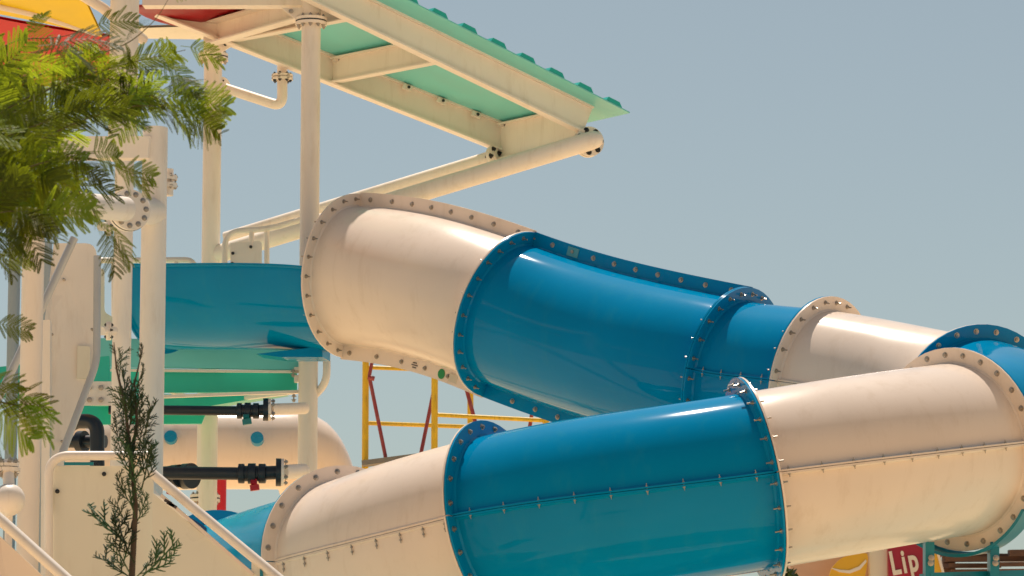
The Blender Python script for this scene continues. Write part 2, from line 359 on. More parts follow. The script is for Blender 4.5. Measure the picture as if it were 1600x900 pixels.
seam_bolts((6, 7), 9, 0, 0.62, SMALL, 0, 0.12, 0.96); seam_bolts((7, 8), 9, 0, 0.62, SMALL, 0, 0.06, 0.94)
seam_bolts((8, 9), 8, 0, 0.606, SMALL, 1, 0.06, 0.94, offs=-0.05)
# open flume that feeds the tube
fr = path(KN[0], KN[1], 24)
fl = make_half(slide, None, None, -math.pi, 0, M['blue'], 'open_flume', 0.05, frames=[(p, t, s, u) for p, t, s, u in fr], label='open blue flume leading out of the tower', flange1=False, rt=0.67)
pe, te, se, ue = fr[-1]
fb = MB(); prism(fb, [at(400, 553, 30.05), at(504, 541, 30.05), at(504, 558, 30.05), at(440, 558, 30.05)], (0.05, 0.3, 0)); build('end_lip', fb, M['blue'], fl, smooth=0)
# stickers on the cream section's lower seam and the blue seam
def decal(parent, name, p, nrm, up, w, h, m, r=0, lab=None):
    nrm = nrm.normalized(); s = up.cross(nrm).normalized(); up = nrm.cross(s); mb = MB()
    if r: disc(mb, p, nrm, w / 2, 0.004, 20)
    else: bar(mb, p - s * w / 2, p + s * w / 2, 0.004, h, hint=up)
    return build(name, mb, m, parent, smooth=0, label=lab)
A, B, frw, sp = HALF[(1, 2)]
def on_seam(frs, f, ang, r, out):
    i = int(f * (len(frs) - 1)); p, t, s, u = frs[i]; e = s * math.cos(ang) + u * math.sin(ang); tn = s
    return p + e * r + s * out, s, e, t
p, s, e, t = on_seam(frw, 0.73, -math.pi / 2, 0.665, 0.020); decal(A, 'sticker', p, s, -e, 0.085, 0.085, M['stickergreen'], 1, 'round green sticker')
p, s, e, t = on_seam(frw, 0.80, -math.pi / 2, 0.665, 0.018); decal(A, 'sticker', p, s, -e, 0.10, 0.07, M['sticker'], 0, 'pale label sticker')
for dz in (0.02, 0, -0.02):
    p, s, e, t = on_seam(frw, 0.52, -math.pi / 2, 0.665 + dz, 0.018); decal(A, 'sticker', p, s, -e, 0.05 if dz else 0.08, 0.008, M['ink'], 0, 'small line of dark print')
A2, B2, frb, sp = HALF[(2, 3)]
p, s, e, t = on_seam(frb, 0.21, math.pi / 2, 0.658, 0.020); decal(A2, 'sticker', p, s, e, 0.12, 0.075, mat('pale blue label', (0.08, 0.33, 0.38), 0.4), 0, 'pale blue label plate')

# ------------------------------------------------------------------ dotted tube behind the tower
def dotted():
    Y0 = 38.0; r = 62 * mpp(Y0); pts = [at(120, 715, Y0 - .4), at(230, 705, Y0), at(330, 703, Y0 + .1), at(420, 703, Y0 + .2), at(470, 706, Y0 + .5)]
    # rounded bend at the right end
    t = thing('tube_slide', 'cream tube slide with blue round spots behind the tower columns', 'water slide', (at(330, 703, Y0).x, Y0, 0))
    mb = MB(); cx = at(462, 715, Y0 + .4); P = pts[:-1]; n = 12
    base = at(462, 704, Y0 + .2); rad = 0.75
    for i in range(n + 1):
        w = math.pi / 2 * i / n; P.append(base + Vector((math.sin(w) * rad * .35, 0.9 * (1 - math.cos(w)), -0.75 * (1 - math.cos(w)))))
    sweep(mb, P, r, 40); sh = build('tube_shell', mb, M['white'], t, smooth=60)
    for px, py in ((267, 684), (402, 686)):
        d = MB(); c = at(px, py, Y0 - r * 0.955 + .02); nrm = Vector((0, -1, (703 - py) / 62 * 1.0))
        tt, s, u = frame_of(nrm); disc(d, c, nrm, 10 * mpp(Y0), 0.09, 24); build('spot', d, M['dot'], sh, smooth=30)
    for px in (240, 352, 488):
        d = MB(); cyl(d, at(px, 645, Y0 - .3), at(px, 640, Y0 - .3), .02, 8)
    p2 = MB(); q = P[-1]; cyl(p2, Vector((q.x - .3, q.y + .2, 0)), Vector((q.x - .3, q.y + .2, q.z - r * .6)), .12, 20); build('support_post', p2, M['steel'], t)
dotted()

# ------------------------------------------------------------------ tower columns
TOWER = 'steel columns of the slide tower'
def column(px, py, Y, r, top, bottom=None, label='', m='steel', collars=(), flange_r=1.65, name='support_column', group=TOWER):
    """vertical round post whose centre is seen at (px, py); top is the photo row of its upper end"""
    p = at(px, py, Y); zt = at(px, top, Y).z; zb = 0.0 if bottom is None else at(px, bottom, Y).z
    o = thing(name, label, 'column', (p.x, p.y, zb), group)
    mb = MB(); cyl(mb, (p.x, p.y, zb), (p.x, p.y, zt), r, 32); build('post', mb, M[m], o)
    for cy, nb, me in collars:
        z = at(px, cy, Y).z; fl = MB()
        for dz in (0.02, -0.02): disc(fl, (p.x, p.y, z + dz), (0, 0, 1), r * flange_r, 0.026, 36)
        f = build('collar_flange', fl, M[m], o, smooth=30)
        gs = MB(); disc(gs, (p.x, p.y, z), (0, 0, 1), r * flange_r * .985, 0.012, 36); build('gasket', gs, M['darkbolt'], f, smooth=30)
        rr = r * (flange_r + 1) / 2 * 1.02
        for k in range(nb):
            w = 2 * math.pi * (k + .5) / nb
            if math.sin(w) > .75: continue
            put_bolt(f, (p.x + rr * math.cos(w), p.y + rr * math.sin(w), z), (0, 0, 1), COLB)
    return o, p
COLB = bolt_mesh('bolt', 0.014, 0.010, M['bolt'], gap=.034)
cC, pC = column(484, 300, 31.25, 15.3 * mpp(31.25), -60, label='tall cream column right of the red canopy, carrying the green roof beam', collars=((34, 10, COLB),))
cB, pB = column(331, 260, 33.0, 14.5 * mpp(33), 20, label='cream column left of the bent drain pipe, behind the blue flume', collars=((90, 10, COLB),))
cA, pA = column(239, 450, 27.0, 20 * mpp(27), 200, label='thick cream column nearest to the blue flume, with a bolted round side flange', collars=())
cD, pD = column(191, 480, 27.8, 15 * mpp(27.8), 222, label='slimmer cream column just left of the thick one, in front of the flume end')
cF, pF = column(194, 60, 28.6, 23 * mpp(28.6), -60, 250, label='wide cream post at the top left, behind the leaves beside the yellow canopy')
cE, pE = column(48, 600, 23.2, 17.5 * mpp(23.2), 300, label='cream column at the left edge under the feathery branches')
column(20, 550, 25.4, 9.5 * mpp(25.4), 380, label='column coloured grey blue for shade, left of the leftmost cream column', m='shadegrey')
column(71, 550, 25.2, 7.5 * mpp(25.2), 380, label='column coloured grey blue for shade, right of the leftmost cream column', m='shadegrey')
column(321, 720, 33.2, 13.5 * mpp(33.2), 560, label='short cream column in front of the spotted tube, with a collar low down', collars=((779, 10, COLB),), flange_r=1.75)
column(344, 790, 34.5, 9.5 * mpp(34.5), 744, label='bright red post behind the short collared column', m='red')
# stub collar seen on the thick column's right side
o = thing('pipe_stub', 'stacked flange stub on the right of the thick cream column', 'pipe', at(262, 285, 27.2))
mb = MB(); c = at(262, 284, 27.15); disc(mb, c + Vector((0, 0, .03)), (0, 0, 1), .075, .035); disc(mb, c - Vector((0, 0, .03)), (0, 0, 1), .075, .035); cyl(mb, c - Vector((0, 0, .11)), c + Vector((0, 0, .1)), .045); f = build('flange', mb, M['steel'], o, smooth=30)
ring_bolts(f, c, (0, 0, 1), .06, 6, COLB)

# ------------------------------------------------------------------ beams of the tower
def beam_thing(name, label, a, b, w, h, kind='box', m='steel', channel=0, group=None):
    o = thing(name, label, 'beam', a, group); mb = MB()
    if kind == 'box': bar(mb, a, b, w, h)
    elif kind == 'pipe': cyl(mb, a, b, w, 28)
    else: ibeam(mb, a, b, w, h, .014, channel=channel)
    build('web' if kind == 'i' else 'member', mb, M[m], o, smooth=30); return o
beam_thing('roof_beam', 'horizontal cream beam at the very top, running left from the tall column', at(225, -6, 31.4), at(476, -6, 31.3), .16, 36 * mpp(31.3))
beam_thing('floor_beam', 'horizontal cream beam behind the leaves at the left, below the wide post', at(60, 232, 27.4), at(240, 232, 26.95), .15, 34 * mpp(27.6))
o = thing('pipe_beam', 'thick cream pipe with a big round bolted flange, meeting the thick column at the left', 'pipe', at(100, 318, 25.6))
a = at(40, 312, 25.2); b = at(196, 327, 26.3); c = at(216, 329, 26.42); d = at(240, 331, 27.0)
mb = MB(); cyl(mb, a, b, 20 * mpp(26), 28); pp = build('pipe', mb, M['steel'], o)
ax = (c - b).normalized(); axf = Vector((.55, .72, 0)).normalized()
axf = Vector((0.42, -0.9, 0.05)).normalized()
mb = MB(); disc(mb, at(203, 328, 26.35), axf, 33 * mpp(26.3), .03, 40); f = build('flange', mb, M['steel'], o, smooth=30)
mb = MB(); disc(mb, at(203, 328, 26.35) - axf * .022, axf, 33.5 * mpp(26.3), .014, 40); build('gasket', mb, M['darkbolt'], f, smooth=30)
mb = MB(); disc(mb, at(203, 328, 26.35) - axf * .05, axf, 33 * mpp(26.3), .03, 40); build('back_flange', mb, M['steel'], f, smooth=30)
ring_bolts(f, at(203, 328, 26.35), axf, 26 * mpp(26.3), 11, STUB, ph=.2)
mb = MB(); cyl(mb, at(203, 328, 26.4), at(240, 331, 26.98), 22 * mpp(26.4), 28); build('stub', mb, M['steel'], o)
o = thing('bracket', 'small bolted bracket between the slim column and the stair panel', 'bracket', at(162, 354, 27.4))
for py in (354, 517):
    mb = MB(); cyl(mb, at(158, py, 27.3), at(178, py, 27.6), 7 * mpp(27.4), 16); disc(mb, at(168, py, 27.45), (1, .1, 0), 15 * mpp(27.4), .02, 24); disc(mb, at(172, py, 27.47), (1, .1, 0), 15 * mpp(27.4), .02, 24)
    f = build('flange_pair', mb, M['steel'], o, smooth=30); ring_bolts(f, at(170, py, 27.46), (1, .1, 0), 11 * mpp(27.4), 6, DARKS)

# ------------------------------------------------------------------ green canopy roof
rf = thing('canopy_roof', 'sloping green sheet roof on cream beams reaching out over the slide', 'roof', (pC.x, pC.y, at(484, 0, 31.2).z))
nA = at(500, 0 - 14, 31.05); nB = at(918, 188, 31.9); fC = at(300, 24, 32.55); fD = at(788, 216, 33.4)
def ext(p, q, s): return p + (q - p) * s
up_b = Vector((0, 0, 1)); hB = 0.27
def beam(name, p, q, ch=0, w=.12, h=hB):
    mb = MB(); ibeam(mb, p, q, w, h, .018, channel=ch); return build(name, mb, M['steel'], rf, smooth=30)
p0 = ext(nA, nB, -.25); beam('near_beam', p0, nB, ch=0); q0 = ext(fC, fD, -.1); beam('far_beam', q0, fD, ch=0)
cross_dir = (fD - nB)
for t_ in (0.115, 0.445, 0.985):
    a = nA.lerp(nB, t_ + .0); b = fC.lerp(fD, t_)
    e = (b - a).normalized(); mb = MB(); dz = Vector((0, 0, .055 if t_ > .9 else 0)); ibeam(mb, a + e * .02 - dz, b - e * .02 - dz, .10, hB * .9 + dz.z * 2, .016); build('cross_beam', mb, M['steel'], rf, smooth=30)
slope = (nB - nA).normalized(); wid = (fD - nB).normalized(); Lr = (nB - nA).length; Wd = (fD - nB).length; H0 = hB * .5 + .006
def rp(s, w, h): a = nA.lerp(nB, s / Lr); b = fC.lerp(fD, s / Lr); return a + (b - a) * (w / Wd) + Vector((0, 0, H0 + h))
NEAR = -0.36; S0 = -1.2; S1 = Lr + 0.26; FARW = Wd + .12
mb = MB(); NS = 24
for h_ in (0, .012): grid(mb, lambda a, b: rp(S0 + (S1 - S0) * a, NEAR + (FARW - NEAR) * b, h_), NS, 6)
w_ = 7; n_ = (NS + 1) * w_; F = []
for q in range(NS): F += [(q * w_, (q + 1) * w_, n_ + (q + 1) * w_, n_ + q * w_), (q * w_ + 6, n_ + q * w_ + 6, n_ + (q + 1) * w_ + 6, (q + 1) * w_ + 6)]
for q in range(6): F += [(q, n_ + q, n_ + q + 1, q + 1), (NS * w_ + q, NS * w_ + q + 1, n_ + NS * w_ + q + 1, n_ + NS * w_ + q)]
mb.f += F; build('roof_sheet', mb, M['roof'], rf, smooth=30)
step = 0.315; s = S1 - 0.17
while s > S0:
    w0, w1, hh = .085, .06, .042; V = []
    for w in (NEAR, FARW): V += [rp(s - w0, w, .015), rp(s + w0, w, .015), rp(s + w1, w, .013 + hh), rp(s - w1, w, .013 + hh)]
    mb = MB(); mb.add(V, [(3, 2, 1, 0), (4, 5, 6, 7), (0, 1, 5, 4), (1, 2, 6, 5), (2, 3, 7, 6), (3, 0, 4, 7)]); build('roof_rib', mb, M['teal'], rf, smooth=0); s -= step
mb = MB(); s = Lr * .12
i = 0
fs = (fD - fC).normalized(); Lf = (fD - fC).length
for px in (535, 643, 697, 752, 807):
    f_ = (px - 300) / (788 - 300); c = fC.lerp(fD, min(.985, f_ - .03)) - wid * .075 + Vector((0, 0, .10))
    m2 = MB(); bar(m2, c - fs * .045, c + fs * .045, .05, .05); cl = build('clip', m2, M['steel'], rf, smooth=0); put_bolt(cl, c - wid * .03, wid, DARKS)
# brace pipes under the roof
r1 = 15 * mpp(31.9); e1 = at(936, 216, 31.72); e0 = at(338, 398, 33.0)
o = thing('brace_pipe', 'thick cream brace pipe running down left from the tip of the green roof', 'pipe', e0, 'brace pipes under the green roof')
dirb = (e1 - e0).normalized()
mb = MB(); P = [e0, e0.lerp(e1, .5), e1 - dirb * .10, e1 - dirb * .03, e1 + dirb * .01, e1 + dirb * .03]; sweep(mb, P, [r1, r1, r1, r1 * .93, r1 * .7, r1 * .3], 28); build('pipe', mb, M['steel'], o, smooth=60)
pn = Vector((.35, -.93, .05)).normalized(); pc = at(921, 221, 31.86)
mb = MB(); disc(mb, pc, pn, 24 * mpp(31.8), .03, 36); disc(mb, pc - pn * .05, pn, 24 * mpp(31.8), .03, 36); f = build('bolt_plate', mb, M['steel'], o, smooth=30)
ring_bolts(f, pc, pn, 18.5 * mpp(31.8), 7, DARK, ph=.35)
e1 = at(775, 243, 33.3); e0 = at(352, 372, 34.2); dirb = (e1 - e0).normalized(); r2 = 10 * mpp(33.5)
o = thing('brace_pipe', 'thinner cream brace pipe under the left roof beam, behind the thick brace', 'pipe', e0, 'brace pipes under the green roof')
mb = MB(); cyl(mb, e0, e1, r2, 24); build('pipe', mb, M['steel'], o)
pn = Vector((.8, -.58, .1)).normalized(); pc = at(772, 246, 33.3); mb = MB(); disc(mb, pc, pn, 19 * mpp(33.3), .03, 32); f = build('bolt_plate', mb, M['steel'], o, smooth=30); ring_bolts(f, pc, pn, 13 * mpp(33.3), 5, DARK)
# bent drain pipe
o = thing('drain_pipe', 'bent cream pipe hanging beside the column below the red canopy', 'pipe', at(352, 137, 33))
r3 = 8.2 * mpp(32.9); mb = MB(); sweep(mb, fillet([at(352, 138, 33), at(441, 167, 32.9), at(441, 40, 32.9)], .11, 10), r3, 20); pp = build('pipe', mb, M['steel'], o, smooth=60)
mb = MB(); pc = at(346, 137, 33.05); disc(mb, pc, (.75, -.66, 0), 17 * mpp(33), .05, 30); f = build('bolt_plate', mb, M['steel'], o, smooth=30); ring_bolts(f, pc, (.75, -.66, 0), 11 * mpp(33), 5, DARKS, ph=.3)
mb = MB(); pc = at(441, 121, 32.9); disc(mb, pc + Vector((0, 0, .015)), (0, 0, 1), 17 * mpp(33), .022, 30); disc(mb, pc - Vector((0, 0, .015)), (0, 0, 1), 17 * mpp(33), .022, 30); f = build('collar_flange', mb, M['steel'], o, smooth=30)
for k in range(7): w = 2 * math.pi * k / 7; put_bolt(f, pc + Vector((math.cos(w), math.sin(w), 0)) * .078, (0, 0, 1), DARK)
# gusset plates at the tall column and at the column behind
o = thing('gusset_plate', 'bolted cream gusset plate beside the top of the tall column', 'bracket', at(456, 18, 31.3))
mb = MB(); prism(mb, [at(440, 12, 31.2), at(474, 12, 31.2), at(474, 34, 31.2), at(462, 30, 31.2), at(446, 18, 31.2)], (0, .02, 0)); f = build('plate', mb, M['steel'], o, smooth=0); put_bolt(f, at(455, 18, 31.2), (0, 1, 0), STUB)
o = thing('gusset_plate', 'bolted cream gusset plate above the column with the drain pipe', 'bracket', at(345, 60, 32.8))
mb = MB(); prism(mb, [at(318, 40, 32.7), at(342, 30, 32.7), at(368, 68, 32.7), at(345, 82, 32.7), at(318, 82, 32.7)], (0, .03, 0)); f = build('plate', mb, M['steel'], o, smooth=0)
for q in ((341, 35), (352, 70), (331, 48)): put_bolt(f, at(*q, 32.7), (0, 1, 0), DARKS)

# ------------------------------------------------------------------ red and yellow canopies
def patch(mb, P00, P10, P11, P01, bulge, n=10, th=.03):
    P00, P10, P11, P01 = map(Vector, (P00, P10, P11, P01)); b = Vector(bulge)
    f = lambda u, v: P00 * (1-u) * (1-v) + P10 * u * (1-v) + P11 * u * v + P01 * (1-u) * v + b * (4 * u * (1-u)) * (1 - .3 * (2*v-1)**2)
    grid(mb, f, n, n); d = Vector((0, th, th)); k = len(mb.v)
    grid(mb, lambda u, v: f(u, v) + d, n, n); return mb
o = thing('shade_canopy', 'yellow and red moulded canopy at the top left corner, half hidden by leaves', 'canopy', at(60, 60, 29))
mb = MB(); patch(mb, at(-120, -60, 28.2), at(100, -70, 28.2), at(160, 58, 29.4), at(-90, 8, 29.2), (0, 0, .03)); build('canopy_panel', mb, M['yellow'], o, smooth=60, label='yellow canopy panel')
mb = MB(); patch(mb, at(-90, 10, 29.3), at(212, 62, 29.5), at(212, 128, 30.3), at(-60, 132, 30.4), (0, 0, -.04)); build('canopy_panel', mb, M['red'], o, smooth=60, label='red canopy panel')
mb = MB(); sweep(mb, [at(104, -22, 28.3), at(160, 12, 28.6), at(224, 62, 29.2)], 8.5 * mpp(28.6), 20); build('rib_pipe', mb, M['white'], o)
mb = MB(); sweep(mb, [at(-60, -2, 29.0), at(60, 24, 29.2), at(150, 52, 29.4)], 5 * mpp(29), 16); build('rib_pipe', mb, M['white'], o)
o = thing('shade_canopy', 'red moulded canopy under the top beam, left of the tall column', 'canopy', at(310, 30, 32))
mb = MB()
for dy_ in (0, .03): grid(mb, lambda u, v: at(214 + 200 * u, 11 + v * (33 * (math.sin(math.pi * min(1, u * .95 + .03)) ** .6) if u < .5 else 33 * (1 - (u - .5) / .5) ** .8 + 1) , 32 + .8 * v) + Vector((0, dy_, dy_)), 16, 6); build('canopy_panel', mb, M['red'], o, smooth=60)
mb = MB(); patch(mb, at(214, 44, 32.9), at(335, 40, 32.9), at(330, 62, 33.4), at(214, 60, 33.4), (0, 0, 0), 4); build('canopy_edge', mb, M['panel'], o, smooth=0, label='cream canopy edge')
mb = MB(); ibeam(mb, at(330, 52, 32.6), at(468, 12, 31.5), .12, .22, .016, channel=1); build('edge_beam', mb, M['steel'], o, smooth=30)

# ------------------------------------------------------------------ green platform under the flume
o = thing('platform', 'green sheet platform with cream angle frame under the blue flume', 'platform', at(360, 600, 31.2))
def strip(name, pts, Y0, Y1, depth, m, lab=None):
    mb = MB(); prism(mb, [at(x, y, Y0 + (Y1 - Y0) * ((x - 100) / 400)) for x, y in pts], depth); return build(name, mb, M[m], o, smooth=0, label=lab)
strip('edge_panel', [(140, 528), (255, 530), (466, 545), (466, 578), (140, 572)], 31.2, 31.3, (0, .06, .0), 'roof', 'green top edge, coloured paler as lit')  # light on the upper lip put in as a paler green
strip('side_panel', [(140, 574), (464, 580), (464, 612), (140, 614)], 31.35, 31.4, (0, .05, 0), 'green')
strip('floor_panel', [(140, 616), (440, 616), (330, 634), (140, 634)], 31.5, 31.9, (0, 1.2, .12), 'green')
strip('lower_panel', [(70, 632), (325, 636), (315, 662), (70, 664)], 32.2, 32.3, (0, .05, 0), 'green')
mb = MB(); bar(mb, at(140, 578, 31.25), at(468, 581, 31.3), .04, .02); bar(mb, at(250, 620, 31.3), at(468, 612, 31.3), .05, .025); bar(mb, at(268, 612, 31.4), at(330, 632, 32.3), .04, .03); bar(mb, at(300, 632, 32.2), at(468, 612, 31.4), .04, .03); build('angle_frame', mb, M['steel'], o, smooth=0)
mb = MB(); bar(mb, at(460, 577, 31.3), at(478, 577, 31.3), .1, .03); bar(mb, at(460, 592, 31.3), at(478, 592, 31.3), .1, .06); f = build('mount_bracket', mb, M['steel'], o, smooth=0)
for q in ((458, 583), (470, 583), (459, 622)): put_bolt(f, at(*q, 31.25), (0, 0, 1), STUB)
strip('left_panel', [(-10, 574), (170, 556), (174, 627), (-10, 620)], 29.8, 30.0, (0, .05, 0), 'green')
mb = MB(); prism(mb, [at(128, 596, 28.6), at(176, 596, 28.6), at(176, 633, 28.6), at(128, 633, 28.6)], (0, .03, 0)); f = build('splice_plate', mb, M['steel'], o, smooth=0)
for q in ((140, 606), (158, 606), (140, 625), (158, 625)): put_bolt(f, at(*q, 28.6), (0, 1, 0), STUB)

# ------------------------------------------------------------------ guard rails on the platform
o = thing('guard_rail', 'cream tube rail with an infill plate above the flume, right of the column', 'railing', at(400, 420, 32.3), 'rails on the platform')
rr = 4.6 * mpp(32.3)
mb = MB(); sweep(mb, fillet([at(351, 424, 32.3), at(351, 362, 32.3), at(420, 358, 32.3), at(474, 342, 32.1)], .16, 8), rr, 16); build('top_rail', mb, M['steel'], o, smooth=60)
for x in (393, 417):
    mb = MB(); cyl(mb, at(x, 358, 32.3), at(x, 384 if x == 393 else 424, 32.3), rr * .9, 14); build('upright', mb, M['steel'], o)
mb = MB(); prism(mb, fillet([at(360, 380, 32.28), at(409, 376, 32.28), at(409, 424, 32.28), at(360, 424, 32.28)], .04, 4), (0, .015, 0)); f = build('infill_plate', mb, M['steel'], o, smooth=0)
for q in ((363, 412), (364, 396), (392, 386)): put_bolt(f, at(*q, 32.28), (0, 1, 0), DARKS)
o = thing('guard_rail', 'cream tube rail above the flume, between the thick column and the column behind', 'railing', at(240, 420, 32), 'rails on the platform')
mb = MB(); sweep(mb, fillet([at(150, 407, 32), at(304, 406, 32), at(305, 440, 32)], .14, 8), rr, 16); build('top_rail', mb, M['steel'], o, smooth=60)
for x in (178, 275):
    mb = MB(); cyl(mb, at(x, 406, 32), at(x, 500 if x == 178 else 440, 32), rr * .85, 14); build('upright', mb, M['steel'], o)
mb = MB(); prism(mb, fillet([at(150, 418, 31.9), at(163, 420, 31.9), at(163, 488, 31.9), at(178, 496, 31.9), at(178, 520, 31.9), at(150, 520, 31.9)], .04, 4), (0, .02, 0)); build('infill_plate', mb, M['panel'], o, smooth=0)
o = thing('bent_rail', 'bent cream tube hooking round right of the column below the flume', 'railing', at(505, 560, 31.3))
mb = MB(); sweep(mb, fillet([at(505, 520, 31.3), at(511, 560, 31.2), at(510, 598, 31.2), at(488, 622, 31.3), at(466, 640, 31.5)], .14, 8), 6 * mpp(31.3), 16); build('tube', mb, M['steel'], o, smooth=60)

# ------------------------------------------------------------------ black pipes with valves
def valve_pipe(label, xs, y, Y, r, bx0, bx1, br, fx, fr_, handle, hx, hy, cream_end):
    o = thing('water_pipe', label, 'pipe', at(xs, y, Y), 'black water pipes with valves')
    mb = MB(); cyl(mb, at(xs, y, Y), at(bx0 + 2, y + 2, Y), r * mpp(Y), 22); build('pipe', mb, M['black'], o)
    mb = MB(); n = 40; P = []; Rr = []
    prof = [(0, .8), (.02, 1), (.22, 1), (.24, .8), (.34, .8), (.36, 1.05), (.62, 1.05), (.64, .8), (.72, .8), (.74, 1), (.97, 1), (1, .8)]
    for a_, b_ in prof: P.append(at(bx0 + (bx1 - bx0) * a_, y + 2, Y)); Rr.append(br * b_ * mpp(Y))
    sweep(mb, P, Rr, 24); vb = build('valve_body', mb, M['black'], o, smooth=30)
    mb = MB(); cyl(mb, at(bx1, y + 1, Y), at(fx, y, Y), br * .7 * mpp(Y), 20); disc(mb, at(fx - 5, y, Y), (1, .08, 0), fr_ * mpp(Y), 8 * mpp(Y), 32); f = build('pipe_flange', mb, M['black'], o, smooth=30)
    mb = MB(); c = at(hx, y + br * .9, Y - .03); bar(mb, c, at(hx, hy - 4, Y - .05), .05, .07, hint=Vector((0, 1, 0))); bar(mb, at(hx - 6, hy, Y - .05), at(hx + 8, hy - 2, Y - .05), .05, 9 * mpp(Y)); build('valve_handle', mb, M[handle], vb, smooth=0)
    mb = MB(); disc(mb, at(fx + 1, y, Y), (1, .08, 0), fr_ * .97 * mpp(Y), 5 * mpp(Y), 32); cyl(mb, at(fx, y, Y), at(cream_end, y - 2, Y + .5), br * .75 * mpp(Y), 22); build('cream_end', mb, M['steel'], o, smooth=30)
    ring_bolts(f, at(fx + 3, y, Y), (1, .08, 0), fr_ * .75 * mpp(Y), 6, STUB, ph=.5)
valve_pipe('upper black pipe with a teal handled valve, under the green platform', 170, 640, 29.6, 7.5, 370, 405, 12.5, 420, 18, 'tealhandle', 385, 660, 476)
valve_pipe('lower black pipe with a red handled valve, in front of the spotted tube', 170, 738, 29.2, 10, 372, 416, 15.5, 440, 22, 'redhandle', 397, 763, 474)
o = thing('water_pipe', 'black ribbed pipe end under the lower black pipe at the stair rail', 'pipe', at(290, 742, 30.2), 'black pipes behind the stair')
mb = MB()
for k, x in enumerate((262, 276, 294)): disc(mb, at(x, 744, 30.3), (1, -.9, 0), (16 + k * 2.2) * mpp(30), .09, 28)
build('pipe_end', mb, M['black'], o, smooth=30); mb = MB(); bar(mb, at(262, 766, 30), at(282, 774, 30), .05, .06); build('valve_handle', mb, M['redhandle'], o, smooth=0)
o = thing('water_pipe', 'black pipe elbow behind the slanting stair rail at the left', 'pipe', at(135, 690, 28.5), 'black pipes behind the stair')
mb = MB(); sweep(mb, fillet([at(92, 690, 28.6), at(112, 658, 28.6), at(152, 658, 28.5), at(152, 745, 28.5)], .18, 8), 11.5 * mpp(28.5), 22); build('elbow', mb, M['black'], o, smooth=60)
mb = MB(); cyl(mb, at(100, 690, 28.9), at(165, 690, 28.8), 10 * mpp(28.8), 20); disc(mb, at(128, 690, 28.85), (1, -.5, 0), 17 * mpp(28.8), .06, 28); build('pipe', mb, M['black'], o, smooth=30)

# ------------------------------------------------------------------ stairs at the left
o = thing('upper_stair', 'tall smooth cream side panel of the upper stair, left of the slim column', 'stair', at(115, 700, 24.8))
mb = MB(); prism(mb, fillet([at(84, 380, 24.8), at(150, 380, 24.9), at(149, 570, 24.9), at(100, 712, 24.8), at(62, 1620, 24.7), at(56, 1620, 24.7), at(70, 500, 24.7)], .08, 4), (0, .05, 0)); pn_ = build('side_panel', mb, M['steel'], o, smooth=0)
mb = MB(); prism(mb, fillet([at(121, 540, 24.83), at(141, 541, 24.83), at(140, 590, 24.83), at(120, 592, 24.83)], .02, 3), (0, .03, 0)); build('access_plate', mb, M['panel'], pn_, smooth=0)
for q in ((82, 523), (72, 544), (100, 437), (144, 515), (97, 690), (78, 690)): put_bolt(pn_, at(*q, 24.79), (0, 1, 0), SMALL)
mb = MB(); sweep(mb, fillet([at(152, 400, 24.75), at(151, 566, 24.7), at(96, 712, 24.5)], .09, 8), 6 * mpp(24.7), 16); build('edge_rail', mb, M['silver'], o, smooth=60)
mb = MB(); sweep(mb, [at(116, 372, 24.3), at(66, 480, 24.2), at(-30, 680, 24.0)], 6.5 * mpp(24.2), 16); build('hand_rail', mb, M['silver'], o)
mb = MB(); prism(mb, [at(66, 500, 24.5), at(78, 500, 24.5), at(76, 1620, 24.5), at(58, 1620, 24.5)], (0, .1, 0)); build('edge_strip', mb, M['steel'], o, smooth=0)
o = thing('landing_guard', 'pale stair landing guard with rounded tube frame behind the conifer', 'railing', at(160, 900, 23.4))
rs = 7.2 * mpp(23.4)
mb = MB(); sweep(mb, fillet([at(74, 1640, 23.4), at(76, 712, 23.4), at(238, 712, 23.4)], .14, 10), rs, 18); build('frame_tube', mb, M['steel'], o, smooth=60)
mb = MB(); prism(mb, fillet([at(82, 728, 23.45), at(240, 728, 23.45), at(240, 1645, 23.45), at(82, 1645, 23.45)], .12, 6), (0, .03, 0)); f = build('infill_panel', mb, M['panel'], o, smooth=0)
for q in ((90, 768), (163, 741)): put_bolt(f, at(*q, 23.445), (0, 1, 0), DARKS)
mb = MB(); prism(mb, [at(100, 722, 23.43), at(146, 722, 23.43), at(146, 727, 23.43), at(100, 727, 23.43)], (0, .012, 0)); build('slot', mb, M['tealpaint'], f, smooth=0)
o = thing('stair_guard', 'cream stair guard with slanting tube handrail descending to the right', 'railing', at(330, 900, 23.2))
mb = MB(); sweep(mb, [at(236, 738, 23.3), at(300, 792, 23.25), at(470, 932, 23.0)], 7.8 * mpp(23.2), 18); build('hand_rail', mb, M['steel'], o)
mb = MB(); prism(mb, [at(238, 770, 23.3), at(252, 776, 23.3), at(394, 898, 23.1), at(480, 980, 23.0), at(480, 1640, 23.0), at(238, 1640, 23.3)], (0, .03, 0)); f = build('infill_panel', mb, M['panel'], o, smooth=0)
mb = MB(); bar(mb, at(252, 774, 23.27), at(396, 898, 23.08), .02, .02); build('edge_trim', mb, M['white'], f, smooth=0)
mb = MB(); prism(mb, fillet([at(393, 862, 23.09), at(420, 885, 23.07), at(420, 1640, 23.07), at(393, 1640, 23.09)], .04, 4), (0, .03, 0)); build('connecting_plate', mb, M['panel'], o, smooth=0)
mb = MB(); prism(mb, fillet([at(406, 889, 23.06), at(411, 893, 23.06), at(411, 915, 23.06), at(406, 915, 23.06)], .015, 3), (0, .01, 0)); build('slot', mb, M['tealpaint'], f, smooth=0)
for q in ((262, 783), (266, 787), (270, 789)): m2 = MB(); bar(m2, at(q[0] - 5, q[1] - 2, 23.20), at(q[0] + 6, q[1] + 4, 23.20), .01, .02); build('print_mark', m2, M['ink'], f, smooth=0)
